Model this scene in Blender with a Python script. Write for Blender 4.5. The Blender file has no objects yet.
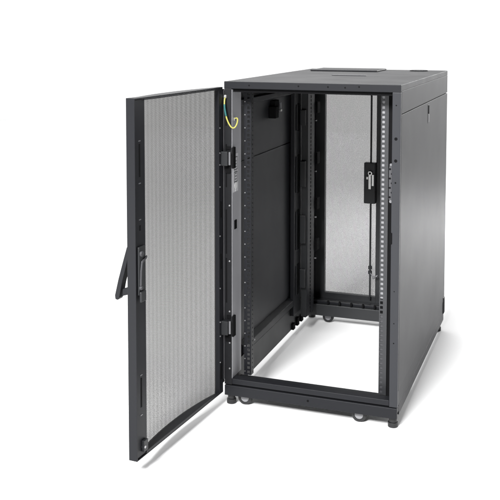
import bpy, bmesh, math, random
from mathutils import Matrix, Vector
random.seed(7)
scene = bpy.context.scene
C = scene.collection
R = math.radians
FLOOR = -0.014

# ------------------------------------------------------------------ materials
def principled(name, col, rough, metal=0.0, bump=0.0, bscale=900.0, var=0.0, coat=0.0, spec=0.5, mott=0.0):
    m = bpy.data.materials.new(name); m.use_nodes = True
    nt = m.node_tree; b = nt.nodes['Principled BSDF']
    b.inputs['Base Color'].default_value = (*col, 1)
    b.inputs['Roughness'].default_value = rough
    b.inputs['Metallic'].default_value = metal
    b.inputs['Specular IOR Level'].default_value = spec
    tc = nt.nodes.new('ShaderNodeTexCoord')
    if var:
        n = nt.nodes.new('ShaderNodeTexNoise'); n.inputs['Scale'].default_value = 6; n.inputs['Detail'].default_value = 6
        nt.links.new(tc.outputs['Object'], n.inputs['Vector'])
        mr = nt.nodes.new('ShaderNodeMapRange')
        mr.inputs['From Min'].default_value = .3; mr.inputs['From Max'].default_value = .7
        mr.inputs['To Min'].default_value = rough - var; mr.inputs['To Max'].default_value = rough + var
        nt.links.new(n.outputs['Fac'], mr.inputs['Value']); nt.links.new(mr.outputs['Result'], b.inputs['Roughness'])
    if bump:
        n2 = nt.nodes.new('ShaderNodeTexNoise'); n2.inputs['Scale'].default_value = bscale; n2.inputs['Detail'].default_value = 3
        nt.links.new(tc.outputs['Object'], n2.inputs['Vector'])
        bp = nt.nodes.new('ShaderNodeBump'); bp.inputs['Strength'].default_value = bump; bp.inputs['Distance'].default_value = .0006
        nt.links.new(n2.outputs['Fac'], bp.inputs['Height']); nt.links.new(bp.outputs['Normal'], b.inputs['Normal'])
    return m

def perforated(name, col, rough, pitch_u, pitch_v, rad, stripe=0.0, stripe_p=0.028):
    """sheet metal with round holes cut in a staggered grid (u along the sheet = UV.x in metres, v = UV.y)"""
    m = bpy.data.materials.new(name); m.use_nodes = True
    nt = m.node_tree; L = nt.links.new; b = nt.nodes['Principled BSDF']; out = nt.nodes['Material Output']
    b.inputs['Base Color'].default_value = (*col, 1); b.inputs['Roughness'].default_value = rough
    uv = nt.nodes.new('ShaderNodeUVMap'); uv.uv_map = 'UVMap'
    sp = nt.nodes.new('ShaderNodeSeparateXYZ'); L(uv.outputs['UV'], sp.inputs[0])
    def M(op, a, bb=None, c=None):
        n = nt.nodes.new('ShaderNodeMath'); n.operation = op
        for i, v in enumerate((a, bb, c)):
            if v is None: continue
            if isinstance(v, (int, float)): n.inputs[i].default_value = v
            else: L(v, n.inputs[i])
        return n.outputs[0]
    def lattice(off):
        u = M('SUBTRACT', M('FRACT', M('ADD', M('DIVIDE', sp.outputs[0], pitch_u), off)), .5)
        v = M('SUBTRACT', M('FRACT', M('ADD', M('DIVIDE', sp.outputs[1], pitch_v), off)), .5)
        u = M('MULTIPLY', u, pitch_u); v = M('MULTIPLY', v, pitch_v)
        return M('SQRT', M('ADD', M('MULTIPLY', u, u), M('MULTIPLY', v, v)))
    d = M('MINIMUM', lattice(0.0), lattice(0.5))
    r = rad
    if stripe:
        w = M('SINE', M('MULTIPLY', sp.outputs[0], 2*math.pi/stripe_p))
        r = M('ADD', M('MULTIPLY', w, rad*stripe), rad)
    hole = M('LESS_THAN', d, r)
    tr = nt.nodes.new('ShaderNodeBsdfTransparent')
    mx = nt.nodes.new('ShaderNodeMixShader')
    L(hole, mx.inputs[0]); L(b.outputs[0], mx.inputs[1]); L(tr.outputs[0], mx.inputs[2]); L(mx.outputs[0], out.inputs['Surface'])
    return m

BLACK = principled('black_powder_coat', (.011, .0115, .0138), .43, bump=.12, var=.03, spec=.22)
PANEL = principled('panel_powder_coat', (.010, .0105, .013), .35, bump=.06, spec=.07, var=.012)
DARK = principled('dark_interior_coat', (.010, .011, .0125), .50, bump=.15, var=.05)
VOID = principled('black_recess', (.004, .004, .0045), .8, spec=.1)
ROOFM = principled('roof_powder_coat', (.018, .0185, .021), .50, bump=.08, var=.04, spec=.2)
INSIDE = principled('inner_panel_coat', (.024, .025, .029), .52, bump=.1, var=.03)
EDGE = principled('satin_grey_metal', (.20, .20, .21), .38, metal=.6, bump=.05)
ZINC = principled('zinc_plated_steel', (.55, .55, .54), .33, metal=.9, bump=.05)
SCREWM = principled('bright_screw', (.45, .45, .46), .3, metal=.8)
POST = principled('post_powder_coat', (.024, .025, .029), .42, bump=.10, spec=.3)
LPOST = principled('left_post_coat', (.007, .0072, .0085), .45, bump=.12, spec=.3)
LEVER = principled('dull_lever_metal', (.055, .055, .06), .42, metal=.2)
HOLEM = principled('pale_hole_light', (.22, .22, .23), .5)  # brightness of the rail holes put into a pale colour
RAILM = principled('rail_coat_with_sheen', (.035, .036, .039), .38, metal=.2, bump=.1)  # right rail: reflected light put into a lighter base colour
LITFACE = principled('lit_face_grey', (.34, .34, .36), .38, bump=.08)  # lighter grey makes up for weak light on the post's inner face
YEL = principled('yellow_wire_sleeve', (.36, .34, .08), .4)
GRN = principled('teal_wire_sleeve', (.015, .10, .10), .4)
RUB = principled('black_rubber', (.012, .012, .013), .55)
HUB = principled('grey_caster_hub', (.22, .22, .23), .4)
LABEL = principled('grey_label_vinyl', (.62, .62, .64), .35)
INK = principled('label_ink', (.06, .06, .065), .45)
WHITE = principled('white_print', (.85, .85, .85), .4)
MESH = perforated('perforated_door_steel', (.05, .048, .044), .45, .0044, .0038, .00075, stripe=.06, stripe_p=.0275)
MESHR = perforated('perforated_rear_steel', (.05, .05, .052), .45, .0050, .0043, .00100)

def floor_mat():
    m = bpy.data.materials.new('white_sweep'); m.use_nodes = True
    nt = m.node_tree; b = nt.nodes['Principled BSDF']
    b.inputs['Base Color'].default_value = (.90, .90, .90, 1); b.inputs['Roughness'].default_value = .8
    b.inputs['Specular IOR Level'].default_value = .2
    tc = nt.nodes.new('ShaderNodeTexCoord'); n = nt.nodes.new('ShaderNodeTexNoise'); n.inputs['Scale'].default_value = 3
    r = nt.nodes.new('ShaderNodeMapRange'); r.inputs['To Min'].default_value = .76; r.inputs['To Max'].default_value = .84
    nt.links.new(tc.outputs['Object'], n.inputs['Vector']); nt.links.new(n.outputs['Fac'], r.inputs['Value']); nt.links.new(r.outputs['Result'], b.inputs['Roughness'])
    return m

# ------------------------------------------------------------------ mesh builder
class MB:
    def __init__(s): s.bm = bmesh.new()
    def box(s, x0, x1, y0, y1, z0, z1):
        v = [s.bm.verts.new(p) for p in ((x0,y0,z0),(x1,y0,z0),(x1,y1,z0),(x0,y1,z0),(x0,y0,z1),(x1,y0,z1),(x1,y1,z1),(x0,y1,z1))]
        for f in ((0,3,2,1),(4,5,6,7),(0,1,5,4),(1,2,6,5),(2,3,7,6),(3,0,4,7)): s.bm.faces.new([v[i] for i in f])
        return s
    def prism(s, pts, axis, a, b):
        """polygon pts in the two other axes, extruded along axis from a to b"""
        def P(p, t):
            return (t, p[0], p[1]) if axis == 0 else (p[0], t, p[1]) if axis == 1 else (p[0], p[1], t)
        A = [s.bm.verts.new(P(p, a)) for p in pts]; B = [s.bm.verts.new(P(p, b)) for p in pts]
        s.bm.faces.new(A); s.bm.faces.new(B[::-1]); n = len(pts)
        for i in range(n): s.bm.faces.new([A[i], B[i], B[(i+1) % n], A[(i+1) % n]])
        return s
    def rod(s, p0, p1, r, n=16, r1=None):
        return s.tube([p0, p1], r, n, r1)
    def tube(s, pts, r, n=12, r1=None):
        pts = [Vector(p) for p in pts]; rings = []
        up = None
        for i, p in enumerate(pts):
            t = (pts[min(i+1, len(pts)-1)] - pts[max(i-1, 0)]).normalized()
            if up is None: up = t.orthogonal().normalized()
            up = (up - t*up.dot(t)).normalized(); w = t.cross(up)
            rr = r if r1 is None else r + (r1-r)*i/(len(pts)-1)
            rings.append([s.bm.verts.new(p + up*rr*math.cos(2*math.pi*k/n) + w*rr*math.sin(2*math.pi*k/n)) for k in range(n)])
        for A, B in zip(rings, rings[1:]):
            for k in range(n): s.bm.faces.new([A[k], A[(k+1) % n], B[(k+1) % n], B[k]])
        s.bm.faces.new(rings[0][::-1]); s.bm.faces.new(rings[-1])
        return s
    def ring(s, c, axis, ro, ri, w, n=40):
        """a wheel ring: centre c, axle axis, outer and inner radius, width"""
        c = Vector(c); ax = Vector([0,0,0]); ax[axis] = 1
        u = ax.orthogonal().normalized(); v = ax.cross(u)
        prof = [(ri, -w/2), (ro-.003, -w/2), (ro, -w/2+.003), (ro, w/2-.003), (ro-.003, w/2), (ri, w/2)]
        rows = []
        for k in range(n):
            a = 2*math.pi*k/n; d = u*math.cos(a) + v*math.sin(a)
            rows.append([s.bm.verts.new(c + d*r + ax*t) for r, t in prof])
        for k in range(n):
            A, B = rows[k], rows[(k+1) % n]
            for i in range(len(prof)): s.bm.faces.new([A[i], B[i], B[(i+1) % len(prof)], A[(i+1) % len(prof)]])
        return s
    def build(s, name, mat, parent=None, M=Matrix.Identity(4), bevel=0.0, smooth=False, seg=2, mats=None):
        bmesh.ops.recalc_face_normals(s.bm, faces=s.bm.faces)
        cs = [v.co for v in s.bm.verts]
        c = Vector(((min(v.x for v in cs)+max(v.x for v in cs))/2, (min(v.y for v in cs)+max(v.y for v in cs))/2, min(v.z for v in cs)))
        for v in s.bm.verts: v.co = v.co - c
        me = bpy.data.meshes.new(name); s.bm.to_mesh(me); s.bm.free()
        me.materials.append(mat)
        if smooth:
            for p in me.polygons: p.use_smooth = True
        o = bpy.data.objects.new(name, me); C.objects.link(o)
        W = M @ Matrix.Translation(c)
        WM[o] = W
        if parent is not None:
            o.parent = parent; o.matrix_basis = WM[parent].inverted() @ W
        else: o.matrix_basis = W
        if bevel:
            b = o.modifiers.new('edge', 'BEVEL'); b.width = bevel; b.segments = seg; b.limit_method = 'ANGLE'; b.angle_limit = R(40)
        return o
WM = {}

def box(name, mat, parent, x0, x1, y0, y1, z0, z1, M=Matrix.Identity(4), bevel=.0012, **k):
    return MB().box(x0, x1, y0, y1, z0, z1).build(name, mat, parent, M, bevel, **k)

# ------------------------------------------------------------------ setting: one white sweep
fl = MB()
v = [fl.bm.verts.new(p) for p in ((-9,-9,FLOOR),(9,-9,FLOOR),(9,8.3,FLOOR),(-9,8.3,FLOOR))]; fl.bm.faces.new(v)
fo = fl.build('floor', floor_mat()); fo['kind'] = 'structure'

# ------------------------------------------------------------------ the rack
rack = bpy.data.objects.new('server_rack', None); C.objects.link(rack)
rack.location = (.3, .54, FLOOR); WM[rack] = Matrix.Translation((.3, .54, FLOOR))
rack.empty_display_size = .2
rack['label'] = 'black server rack cabinet on casters, perforated front door swung open, on a white floor'
rack['category'] = 'server rack'

W, D, H = .600, 1.085, 1.105

# roof: front fascia + top plate
roof = MB()
roof.box(0, W, .012, D, 1.085, H)
roofo = roof.build('roof', ROOFM, rack, bevel=.0015)
fas = MB(); fas.box(0, W, 0, .0118, 1.081, H+.0006)
faso = fas.build('top_fascia', BLACK, roofo, bevel=.0015)
for x, z in ((.262, 1.094), (.362, 1.0935), (.419, 1.0925), (.465, 1.096), (.09, 1.093)):
    MB().rod((x, -.0004, z), (x, .002, z), .0028, 12).build('fascia_hole', VOID, roofo)
# raised cable cover at the rear left of the roof
cv = MB(); cv.prism([(.060, .845), (.345, .845), (.345, 1.05), (.060, 1.05)], 2, H+.0004, H+.0065)
cvo = cv.build('cable_cover', ROOFM, roofo, bevel=.003)
# long slot in the roof and round knock-out at the rear right
box('brush_slot', LEVER, roofo, .240, .372, .515, .528, H+.0003, H+.0032, bevel=.001)
box('brush_strip', VOID, roofo, .243, .369, .5285, .541, H+.0003, H+.0022, bevel=.0005)
MB().tube([(.492, 1.0, H+.0002), (.492, 1.0, H+.002)], .034, 40).build('knockout', DARK, roofo)
MB().ring((.492, 1.0, H+.0018), 2, .038, .0342, .003).build('knockout_ring', ROOFM, roofo, smooth=True)

# corner posts (front): outer block with a deep inner face
Z0, Z1 = .058, 1.0808
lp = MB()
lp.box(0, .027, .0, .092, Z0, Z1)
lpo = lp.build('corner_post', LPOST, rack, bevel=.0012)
box('post_lit_face', LITFACE, lpo, .0271, .0281, .002, .090, .0800, 1.0780, bevel=0)  # added sheet: lighter grey stands in for light on the post's inner face
rp = MB(); rp.box(.573, .600, 0, .0125, Z0, Z1); rp.box(.573, .5835, .0125, .092, Z0, Z1)
rpo = rp.build('corner_post', POST, rack, bevel=.0010)
rr_ = MB(); rr_.box(0, .027, .985, 1.07, Z0, 1.0848); rr_.build('corner_post', DARK, rack, bevel=.0012)
rr_ = MB(); rr_.box(.573, .5835, .985, 1.07, Z0, 1.0848); rr_.build('corner_post', DARK, rack, bevel=.0012)
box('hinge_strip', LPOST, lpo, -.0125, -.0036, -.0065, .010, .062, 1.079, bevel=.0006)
# light bead along the outer edge of the left post
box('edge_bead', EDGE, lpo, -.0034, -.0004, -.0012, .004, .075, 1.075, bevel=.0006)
# slots + screws in left post front face
for z0, z1 in ((.745, .892), (.515, .668), (.345, .50), (.955, .985), (.42, .44)):
    if z0 in (.42,): continue
    box('post_slot', VOID, lpo, .0055, .0105, -.0006, .003, z0, z1, bevel=0)
for z in (.682, .49, .825, .205, .115, .315):
    MB().rod((.0195, -.0022, z), (.0195, .001, z), .0028, 14).build('screw', SCREWM, lpo, bevel=.0006)
# holes in right post
for z, r in ((.9331, .0052), (.8628, .0052), (.7924, .0028), (.44, .0018), (.27, .0022), (.335, .0018), (1.04, .0022)):
    MB().rod((.5855, -.0004, z), (.5855, .002, z), r, 20).build('post_hole', VOID, rpo)
# striker blocks
box('striker', VOID, lpo, .0268, .0305, .022, .043, .596, .627, bevel=.0008)
box('striker', VOID, rpo, .569, .5765, -.0035, .004, .594, .630, bevel=.0008)
# side wings behind the front posts
wg = MB(); wg.box(.546, .5728, .086, .092, Z0, 1.078)
wg.build('post_return', VOID, rack, bevel=0)
# silver cable bracket on that wing
br = MB(); br.prism([(.548, .724), (.5505, .715), (.5595, .715), (.562, .724), (.562, .826), (.5595, .838), (.5505, .838), (.548, .826)], 1, .0825, .0848)
bro = br.build('cable_bracket', LEVER, rack, bevel=.0006)
for k in range(7):
    z = .730 + k*.0155; x = .555 + (.0033 if k % 2 else -.0033)
    MB().rod((x, .0820, z), (x, .0830, z), .0034, 16).build('bracket_hole', VOID, bro)
MB().rod((.555, .0805, .838), (.555, .0835, .838), .0042, 16).build('screw', EDGE, bro)
MB().rod((.555, .0805, .716), (.555, .0835, .716), .0048, 16).build('screw', EDGE, bro)

# mounting rails with square holes
def strip(mb, org, a, n, wid, thk, z0, z1, off, hs=.0095, pitch=.01588, phase=.0):
    """vertical strip: across direction a, thickness direction n, one column of square holes at offset off"""
    org = Vector(org); a = Vector(a); n = Vector(n)
    def bx(u0, u1, za, zb):
        P = [org+a*u+n*t for t in (0, thk) for u in (u0, u1)]
        vs = [mb.bm.verts.new((p.x, p.y, z)) for z in (za, zb) for p in P]
        for f in ((0,1,3,2),(4,6,7,5),(0,4,5,1),(1,5,7,3),(3,7,6,2),(2,6,4,0)): mb.bm.faces.new([vs[i] for i in f])
    bx(0, off-hs/2, z0, z1); bx(off+hs/2, wid, z0, z1)
    z = z0; h = z0+phase+.006
    while h+hs < z1-.004:
        bx(off-hs/2, off+hs/2, z, h); z = h+hs; h += pitch
    bx(off-hs/2, off+hs/2, z, z1)
def rail(x, y, sgn, parent, mat=BLACK, name='mounting_rail'):
    # sgn +1: left rail (flange edge towards +x), -1: right rail
    mb = MB()
    if sgn > 0: strip(mb, (x-.026, y, 0), (1,0,0), (0,1,0), .026, .002, .062, 1.078, .0165)
    else: strip(mb, (x, y, 0), (1,0,0), (0,1,0), .0255, .002, .062, 1.078, .0078)
    return mb.build(name, mat, parent)
lr = rail(.064, .094, 1, rack)
rl = rail(.5205, .082, -1, rack, RAILM)
# side webs of the front rails
mb = MB(); strip(mb, (.0622, .0965, 0), (0,1,0), (1,0,0), .024, .002, .062, 1.078, .012, hs=.006); mb.build('rail_web', DARK, lr)
mb = MB(); mb.box(.5440, .5458, .0842, .128, .062, 1.078); mb.build('rail_web', EDGE, rl)
box('hole_tone_strip', HOLEM, rl, .5222, .5345, .0846, .0860, .388, 1.074, bevel=0)  # added strips behind the rail holes; pale colour stands in for bright holes
box('hole_tone_strip', VOID, rl, .5222, .5345, .0846, .0860, .338, .3878, bevel=0)
box('hole_tone_strip', LEVER, rl, .5222, .5345, .0846, .0860, .066, .3378, bevel=0)
# screws in left rail
for k in range(22):
    z = .075 + k*.0455
    MB().rod((.0415, .0925, z), (.0415, .0935, z), .0022, 10).build('rail_screw', SCREWM, lr)
# rear rails: wide side web with holes and a front flange
mb = MB(); strip(mb, (.063, .800, 0), (0,1,0), (1,0,0), .10, .002, .062, 1.078, .046, hs=.012, pitch=.0159)
rrl = mb.build('mounting_rail', BLACK, rack)
box('rail_web', DARK, rrl, .038, .0628, .798, .8000, .062, 1.078, bevel=0)
mb = MB(); strip(mb, (.535, .800, 0), (0,1,0), (1,0,0), .10, .002, .062, 1.078, .046, hs=.012, pitch=.0159)
mb.build('mounting_rail', BLACK, rack)

# left side channel between panel and rear rail, with cable slots
ch = MB(); ch.box(.020, .036, .70, .7966, .09, 1.078)
cho = ch.build('side_channel', BLACK, rack, bevel=.001)
for z0, z1 in ((.86, .975), (.60, .76), (.36, .53), (.17, .30)):
    box('channel_slot', VOID, cho, .0355, .0375, .745, .770, z0, z1, bevel=0)
    box('cable_finger', BLACK, cho, .0362, .041, .722, .728, z0+.004, z1-.004, bevel=.001)
    box('cable_finger', DARK, cho, .0362, .060, .778, .790, z0+.02, z1-.03, bevel=.002)
for z in (.92, .70, .50, .32):
    box('cable_finger', VOID, rrl, .0652, .074, .915, .96, z, z+.05, bevel=.003)
    MB().rod((.066, .905, z-.03), (.0735, .905, z-.03), .003, 10).build('rail_screw', SCREWM, rrl)

# left side panel seen from inside
sp = MB(); sp.box(.003, .012, .093, .984, .118, .8135); sp.box(.003, .012, .093, .984, .8185, 1.0845); sp.box(.003, .0075, .093, .984, .8135, .8185)
spo = sp.build('side_panel', INSIDE, rack, bevel=.001)
tb = MB(); tb.prism([(.0125, 1.012), (.030, 1.018), (.030, 1.036), (.0125, 1.040)], 1, .094, .80)
tb.build('side_brace', INSIDE, rack, bevel=.001)
lt = MB(); lt.box(.0125, .032, .455, .510, .955, 1.008); lt.box(.0125, .042, .435, .475, .940, .985)
lto = lt.build('panel_latch', VOID, spo, bevel=.003)
box('latch_tab', ZINC, lto, .033, .043, .500, .5135, .962, .970, bevel=.001)
box('latch_tab', EDGE, lto, .033, .040, .508, .513, .972, .997, bevel=.001)
lb = MB(); lb.prism([(.0125, .128), (.034, .132), (.034, .156), (.0125, .168)], 1, .11, .70)
lbo = lb.build('side_brace', EDGE if False else BLACK, rack, bevel=.0012)
for y, z in ((.135, .150), (.20, .156), (.215, .148), (.13, .138)):
    MB().rod((.034, y, z), (.0352, y, z), .0034, 12).build('screw', SCREWM, lbo)
lrail = MB(); lrail.box(.001, .020, .03, 1.06, .024, .1172)
lrail.build('base_rail', DARK, rack, bevel=.0012)
lrail = MB(); lrail.box(.575, .5838, .093, 1.06, .024, .1172)
lrail.build('base_rail', DARK, rack, bevel=.0012)
for k in range(4): box('base_tab', VOID, rack, .0205, .030, .72+k*.06, .745+k*.06, .024, .050+.008*(k % 2), bevel=.001)

# right side panel: outer skin with a seam, latch slot and lower lip
rs = MB()
rs.box(.584, .600, .016, D, 1.0124, 1.0846)
rs.box(.584, .600, .016, D, .1090, 1.0088)
rs.box(.584, .594, .016, D, 1.0088, 1.0124)
rso = rs.build('side_panel', PANEL, rack, bevel=.0005)
sk = MB(); sk.box(.584, .5993, .0128, 1.075, .0572, .1082); sk.box(.584, .5993, .0310, 1.075, .024, .0571)
sk.build('side_skirt', PANEL, rack, bevel=.0012)
fl_ = MB(); fl_.box(.5845, .6035, 1.055, 1.0875, .055, .125); fl_.build('panel_clip', PANEL, rso, bevel=.004)
lh = MB(); lh.box(.5998, .6008, .556, .582, .930, 1.000)
lho = lh.build('latch_slot', DARK, rso, bevel=.0004)
box('latch_lever', VOID, lho, .6009, .6022, .561, .577, .965, .996, bevel=.0005)
box('latch_lever', EDGE, lho, .6009, .6018, .563, .576, .934, .962, bevel=.0005)

# base: plinth, sill and front cross member
pl = MB(); pl.box(.001, .599, -.002, .010, .020, .0555); pl.box(.001, .599, .0102, .030, .037, .0553); plo = pl.build('plinth', BLACK, rack, bevel=.0016)
MB().rod((.30, -.0026, .040), (.30, 0, .040), .004, 16).build('plinth_hole', VOID, plo)
gr = MB(); gr.box(.004, .583, .006, .028, .0556, .0605); gr.build('plinth_gap', VOID, plo)
sl = MB(); sl.box(.0275, .5725, 0, .036, .0607, .0795); slo = sl.build('door_sill', BLACK, rack, bevel=.0015)
cm = MB(); cm.box(.0205, .5745, .0365, .108, .028, .0560); cmo = cm.build('cross_member', DARK, rack, bevel=.0012)
cm = MB(); cm.box(.0285, .5715, .042, .060, .0562, .0650); cm.build('cross_rib', BLACK, cmo, bevel=.001)
tm = MB(); tm.box(.0275, .5725, .013, .080, 1.069, 1.0808); tm.build('cross_member', VOID, rack, bevel=.001)

# rear cross member / cable tray
rt = MB(); rt.box(.0205, .5745, .955, 1.055, .022, .072)
rto = rt.build('rear_cross_member', DARK, rack, bevel=.0015)
rt = MB(); rt.box(.028, .572, .975, .990, .0722, .083); rt.build('rear_lip', BLACK, rto, bevel=.001)
for k in range(9):
    x = .105 + k*.052
    box('tray_slot', VOID, rto, x, x+.028, .996, 1.026, .0715, .0730, bevel=0)
    box('tray_hook', VOID, rto, x+.004, x+.012, .960, .972, .0722, .090, bevel=.0015)
rt = MB(); rt.box(.0275, .5725, .955, 1.04, 1.045, 1.0846); rt.build('rear_top_member', VOID, rack, bevel=.001)

# feet and casters
for x, y in ((.018, .022), (.582, .022), (.018, 1.04), (.578, 1.04)):
    f = MB(); f.rod((x, y, .0195), (x, y, .0020), .0130, 20); f.rod((x, y, .0018), (x, y, FLOOR+.0002), .0165, 24)
    f.build('levelling_foot', RUB, rack, bevel=.001)
def caster(x, y, ax=1):
    r = .0245
    z = FLOOR+r
    fk = MB(); fk.box(x-.013, x+.013, y-.010, y+.010, .034 if y > .5 else .041, .050)
    h = fk.build('caster', DARK, rack, bevel=.001)
    MB().ring((x, y, z), ax, r, r-.009, .018).build('caster_wheel', RUB, h, smooth=False, bevel=0)
    MB().rod((x-(.008 if ax == 0 else 0), y-(.008 if ax == 1 else 0), z), (x+(.008 if ax == 0 else 0), y+(.008 if ax == 1 else 0), z), r-.0092, 30).build('caster_hub', HUB, h, bevel=.002)
caster(.068, .026); caster(.470, .023); caster(.108, .99); caster(.49, .99)

# ------------------------------------------------------------------ rear doors (two perforated leaves)
def uvsheet(name, mat, parent, fn, nu, nv, M=Matrix.Identity(4)):
    """curved sheet; fn(u,v)->(point, (uv metres))"""
    me = bpy.data.meshes.new(name); vs = []; uvs = []
    for j in range(nv+1):
        for i in range(nu+1):
            p, t = fn(i/nu, j/nv); vs.append(p); uvs.append(t)
    fs = [(j*(nu+1)+i, j*(nu+1)+i+1, (j+1)*(nu+1)+i+1, (j+1)*(nu+1)+i) for j in range(nv) for i in range(nu)]
    me.from_pydata(vs, [], fs); me.materials.append(mat)
    l = me.uv_layers.new(name='UVMap')
    for p in me.polygons:
        p.use_smooth = True
        for li in p.loop_indices: l.data[li].uv = uvs[me.loops[li].vertex_index]
    o = bpy.data.objects.new(name, me); C.objects.link(o); WM[o] = M
    o.parent = parent; o.matrix_basis = WM[parent].inverted() @ M
    return o
def rear_leaf(x0, x1, sl_, sr_):
    d = MB()
    d.box(x0, x0+sl_, 1.058, 1.082, .030, 1.080); d.box(x1-sr_, x1, 1.058, 1.082, .030, 1.080)
    d.box(x0+sl_, x1-sr_, 1.058, 1.082, .030, .098); d.box(x0+sl_, x1-sr_, 1.058, 1.082, 1.030, 1.080)
    o = d.build('rear_door', DARK, rack, bevel=0)
    uvsheet('perforated_panel', MESHR, o, lambda u, v: ((x0+sl_+u*(x1-sr_-x0-sl_), 1.072, .098+v*.932), (x0+u*(x1-x0), v*.932)), 4, 4)
    return o
ld = rear_leaf(.0275, .3030, .042, .0005)
rd = rear_leaf(.3035, .5725, .032, .030)
bx = MB(); bx.box(.254, .304, 1.028, 1.0575, .520, .700); lk = bx.build('lock_box', DARK, ld, bevel=.003)
bx = MB(); bx.box(.275, .287, 1.022, 1.0278, .585, .665); bx.box(.266, .2748, 1.020, 1.0278, .628, .640); bx.box(.290, .300, 1.020, 1.0278, .600, .650)
bx.rod((.283, 1.018, .655), (.283, 1.0278, .655), .010, 20)
bx.build('lock_lever', ZINC, lk, bevel=.001)
MB().rod((.283, 1.014, .655), (.283, 1.0178, .655), .0045, 16).build('lock_keyhole', VOID, lk)
bx = MB(); bx.rod((.2815, 1.045, .700), (.2815, 1.045, 1.07), .0038, 10); bx.rod((.2815, 1.045, .090), (.2815, 1.045, .520), .0038, 10)
for z in (.233, .212): bx.rod((.2815, 1.045, z-.007), (.2815, 1.045, z+.007), .0085, 14)
bx.build('lock_rod', DARK, ld, smooth=False)
bx = MB(); bx.tube([(.2815, 1.04, .212), (.292, 1.035, .200), (.312, 1.03, .198), (.318, 1.03, .205)], .003, 8)
bx.rod((.297, 1.034, .190), (.303, 1.032, .190), .004, 8); bx.build('rod_guide', EDGE, rd, smooth=True)

# ------------------------------------------------------------------ front door, swung open about the left hinge
ang = math.atan2(-.557, -.044)
DM = Matrix.Translation((-.001, -.020, 0)) @ Matrix.Rotation(ang, 4, 'Z')
L = .559
DZ0, DZ1 = .034, 1.087
SI0 = .020; SI1 = .499          # mesh span
def bow(s): 
    t = (s-SI0)/(SI1-SI0); return 4*t*(1-t)
d = MB()
d.box(-.0085, SI0, -.018, 0, DZ0, DZ1)                        # hinge stile
d.box(L-.0595, L-.004, -.026, -.003, DZ0+.006, DZ1-.006)       # latch stile
d.box(L-.0042, L, -.028, 0, DZ0, DZ1)                         # outer edge flange
n = 20                                                       # curved top and bottom flanges
for (z0, z1) in ((DZ0, DZ0+.0030), (DZ1-.0045, DZ1)):
    pts = [(SI0, 0)] + [(L-.0045, 0)] + [(L-.0045, -.028)] + [(SI1+(SI0-SI1)*k/n, -.026+(.010)*(k/n)-.022*bow(SI1+(SI0-SI1)*k/n)) for k in range(n+1)]
    d.prism(pts, 2, z0, z1)
# inner lip at the bottom and top edge
d.box(SI0, L-.0536, -.0022, 0, DZ0+.0031, DZ0+.012)
d.box(SI0, L-.0536, -.0022, 0, DZ1-.0085, DZ1-.0046)
door = d.build('front_door', BLACK, rack, DM, bevel=.0008)
door['label'] = 'perforated front door swung open on its left hinges'
def mesh_fn(u, v):
    s = SI0 + .0005 + u*(SI1-SI0+.001)
    y = -.022 + .008*(1-u) - .022*bow(s)
    z = DZ0+.0032 + v*(DZ1-DZ0-.0080)
    return (s, y, z), (s, z)
uvsheet('perforated_panel', MESH, door, mesh_fn, 40, 4, DM)
def dbox(name, mat, *a, bevel=.0008, parent=None): return box(name, mat, parent or door, *a, M=DM, bevel=bevel)
# grey strip where mesh is folded onto the stile
dbox('mesh_fold', EDGE, SI1-.0005, SI1+.0008, -.026, -.0035, DZ0+.007, DZ1-.007, bevel=0)
# slots and marks in the latch stile
for z0, z1 in ((.185, .272), (.86, .955), (.705, .72)):
    dbox('stile_slot', VOID, L-.034, L-.027, -.0036, -.0024, z0, z1, bevel=0)
for z0 in (.279, .160, .840, .962, .735):
    dbox('stile_mark', EDGE, L-.036, L-.025, -.0032, -.0022, z0, z0+.003, bevel=0)
dbox('corner_latch', DARK, L-.052, L-.030, -.0029, .006, .052, .085)
MB().rod((L-.034, -.004, .066), (L-.034, .0075, .066), .004, 12).build('screw', SCREWM, door, DM)
# slots and screws in the hinge stile
for z0, z1 in ((.645, .700), (.468, .520), (.085, .145)):
    dbox('stile_slot', VOID, .004, .013, -.001, .0012, z0, z1, bevel=0)
for z in (.582, .402, .285, .236, .145, .865, .825, .75, .95):
    MB().rod((.014, -.002, z), (.014, .0018, z), .0026, 12).build('screw', SCREWM, door, DM)
# inner latch mechanism
lm = MB(); lm.box(L-.047, L-.012, -.0029, .004, .520, .660)
lmo = lm.build('latch', DARK, door, DM, bevel=.002)
lv = MB(); lv.prism([(L-.026, .612), (L-.050, .622), (L-.052, .630), (L-.022, .618), (L-.016, .590), (L-.014, .548), (L-.020, .546), (L-.022, .585)], 1, .0042, .009)
lv.build('latch_lever', LEVER, lmo, DM, bevel=.0015)
MB().rod((L-.017, .004, .542), (L-.017, .011, .542), .006, 16).build('latch_pin', LEVER, lmo, DM, bevel=.001)
MB().rod((L-.022, .004, .640), (L-.022, .010, .640), .008, 16).build('latch_pin', LEVER, lmo, DM, bevel=.001)
box('latch_block', DARK, lmo, L-.040, L-.010, .0042, .012, .500, .532, M=DM, bevel=.004)
# outside swing handle, lever tilted away from the door
hd = MB()
hd.box(L-.050, L-.010, -.0335, -.0283, .480, .672)
ho = hd.build('door_handle', BLACK, door, DM, bevel=.002)
lv = MB()
lv.prism([(-.0338, .662), (-.0338, .634), (-.0420, .600), (-.0570, .548), (-.0660, .505), (-.0720, .497), (-.0800, .499), (-.0815, .510), (-.0700, .556), (-.0540, .610), (-.0400, .655)], 0, L-.042, L-.016)
lv.build('handle_lever', BLACK, ho, DM, bevel=.002)
lv = MB(); lv.prism([(-.0338, .540), (-.0338, .517), (-.0600, .509), (-.0580, .530)], 0, L-.036, L-.022)
lv.build('handle_link', BLACK, ho, DM, bevel=.001)

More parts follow.
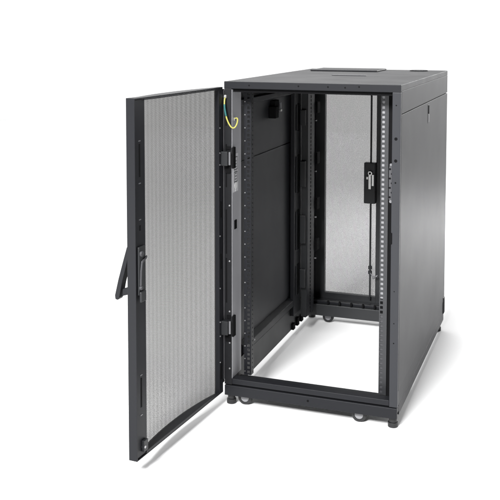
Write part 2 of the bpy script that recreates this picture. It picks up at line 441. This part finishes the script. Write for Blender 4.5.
# hinges bridging door and post
for zc in (.845, .262):
    h = MB()
    h.box(-.013, .0205, -.024, -.0015, zc-.024, zc+.024)
    ho_ = h.build('hinge', DARK, lpo, bevel=.001)
    MB().rod((.0235, -.010, zc-.022), (.0235, -.010, zc+.022), .0040, 14).build('hinge_pin', EDGE, ho_, smooth=False)
    box('hinge_bracket', VOID, ho_, .0272, .0335, .001, .024, zc-.036, zc+.036, bevel=.001)
    box('hinge_bracket', VOID, ho_, .010, .0240, -.0045, -.0006, zc+.0285, zc+.040, bevel=.001)
    box('hinge_bracket', VOID, ho_, .006, .0240, -.0045, -.0006, zc-.052, zc-.0285, bevel=.001)

# earth cable from door to post
pts = [(.006, -.004, 1.054), (.0065, -.012, 1.04), (.008, -.016, 1.02), (.012, -.018, 1.0), (.017, -.019, .982), (.024, -.018, .965), (.033, -.016, .952), (.041, -.012, .950), (.0465, -.006, .958), (.0475, .004, .972), (.043, .012, .980), (.034, .018, .979), (.028, .022, .976)]
def smooth(p, k=5):
    P = [Vector(q) for q in p]; out = []
    for i in range(len(P)-1):
        a, b, c, e = P[max(i-1, 0)], P[i], P[i+1], P[min(i+2, len(P)-1)]
        for j in range(k):
            t = j/k; out.append(.5*((2*b)+(c-a)*t+(2*a-5*b+4*c-e)*t*t+(3*b-a-3*c+e)*t**3))
    out.append(P[-1]); return out
sp_ = smooth(pts)
cbl = MB().tube(sp_, .0026, 10).build('earth_cable', YEL, rack, smooth=True)
cbl['label'] = 'yellow and green earth wire looped at the top hinge corner'
MB().tube(sp_[8:19], .0034, 10).build('cable_sleeve', GRN, cbl, smooth=True)
MB().rod((.006, -.006, 1.049), (.006, -.001, 1.058), .0055, 14).build('cable_lug', ZINC, cbl, bevel=.001)
MB().rod((.0283, .022, .976), (.033, .022, .976), .0075, 6).build('cable_lug', ZINC, cbl, bevel=.001)

# warning label on the inner face of the left post (no readable words in the photograph: pictogram boxes)
lbl = box('warning_label', LABEL, lpo, .0282, .0286, .010, .060, .725, .856, bevel=0)
y0 = .020
def mark(mat, ya, yb, za, zb): box('label_mark', mat, lbl, .02865, .0290, ya, yb, za, zb, bevel=0)
for (za, zb) in ((.800, .846), (.758, .795)):
    mark(INK, .020, .023, za, zb); mark(INK, .050, .053, za, zb)
    mark(INK, .0232, .0498, zb-.003, zb); mark(INK, .0232, .0498, za, za+.003)
    for k in range(3): mark(INK, .028, .044, za+.009+k*.010, za+.012+k*.010)
mk = MB(); mk.prism([(.024, .741), (.036, .732), (.050, .741), (.047, .753), (.036, .757), (.026, .751)], 0, .02865, .0291); mk.build('label_mark', WHITE, lbl)
box('label_mark', WHITE, lbl, .02865, .0291, .030, .038, .727, .7315, bevel=0)

# ------------------------------------------------------------------ camera
cam = bpy.data.cameras.new('camera'); co = bpy.data.objects.new('camera', cam); C.objects.link(co)
co.location = (1.1263, -2.8832, 1.281)
co.rotation_euler = (R(90)-.0694, 0, .3488)
cam.sensor_width = 36; cam.lens = 917.24/500*36
cam.shift_x = 4.38/500; cam.shift_y = -157.06/500
cam.clip_end = 500; cam.clip_start = .05
scene.camera = co

# ------------------------------------------------------------------ studio light
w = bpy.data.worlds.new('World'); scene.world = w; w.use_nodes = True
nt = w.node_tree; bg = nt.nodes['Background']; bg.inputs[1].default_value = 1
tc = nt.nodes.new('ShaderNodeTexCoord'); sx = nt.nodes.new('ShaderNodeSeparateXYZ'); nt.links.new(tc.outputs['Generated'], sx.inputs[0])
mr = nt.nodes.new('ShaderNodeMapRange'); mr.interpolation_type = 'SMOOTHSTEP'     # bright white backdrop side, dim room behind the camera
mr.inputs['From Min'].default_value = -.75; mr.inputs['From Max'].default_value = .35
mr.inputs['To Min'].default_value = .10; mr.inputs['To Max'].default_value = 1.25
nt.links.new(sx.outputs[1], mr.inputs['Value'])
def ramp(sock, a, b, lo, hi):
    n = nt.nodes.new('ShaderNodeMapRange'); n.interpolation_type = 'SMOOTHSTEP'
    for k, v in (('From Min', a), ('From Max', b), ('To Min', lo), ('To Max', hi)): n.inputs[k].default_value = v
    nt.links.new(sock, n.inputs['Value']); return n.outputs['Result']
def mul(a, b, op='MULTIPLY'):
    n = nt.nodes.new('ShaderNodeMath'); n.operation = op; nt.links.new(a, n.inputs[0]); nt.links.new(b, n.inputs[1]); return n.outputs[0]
# added bright patch in the world, unseen at back right, for the panel's sheen
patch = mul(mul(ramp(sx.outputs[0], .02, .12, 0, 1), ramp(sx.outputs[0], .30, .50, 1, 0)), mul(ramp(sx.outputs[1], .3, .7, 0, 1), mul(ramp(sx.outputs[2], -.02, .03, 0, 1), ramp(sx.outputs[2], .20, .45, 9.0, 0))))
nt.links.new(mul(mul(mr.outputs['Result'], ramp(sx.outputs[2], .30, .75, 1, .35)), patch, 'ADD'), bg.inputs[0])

def area(name, loc, target, size, power, col=(1, 1, 1), sy=None):
    l = bpy.data.lights.new(name, 'AREA'); l.size = size; l.energy = power; l.color = col
    if sy: l.shape = 'RECTANGLE'; l.size_y = sy
    o = bpy.data.objects.new(name, l); C.objects.link(o); o.location = loc
    o.rotation_euler = (Vector(target)-Vector(loc)).to_track_quat('-Z', 'Y').to_euler()
    return o
area('key_softbox', (-.2, -6.0, 5.0), (.3, .6, .1), 1.9, 1350)
area('far_floor_fill', (-2.5, 7.6, 6.5), (-2.5, 8.2, 0), 5, 400)  # added unseen fill lamp, keeps the far floor white
fs = area('panel_highlight_fill', (1.65, 3.6, 2.1), (1.15, 3.1, 0), .5, 32)  # added unseen lamp: brightens floor that reflects as the side panel's highlight
fs.data.spread = R(95)
area('side_softbox', (-4.2, -1.2, 3.2), (0, .2, .1), 2.0, 60)

scene.render.engine = 'CYCLES'
scene.cycles.transparent_max_bounces = 24
scene.view_settings.view_transform = 'Standard'; scene.view_settings.look = 'None'
scene.view_settings.exposure = 0; scene.view_settings.gamma = 1
scene.render.resolution_x = 1024; scene.render.resolution_y = 1024
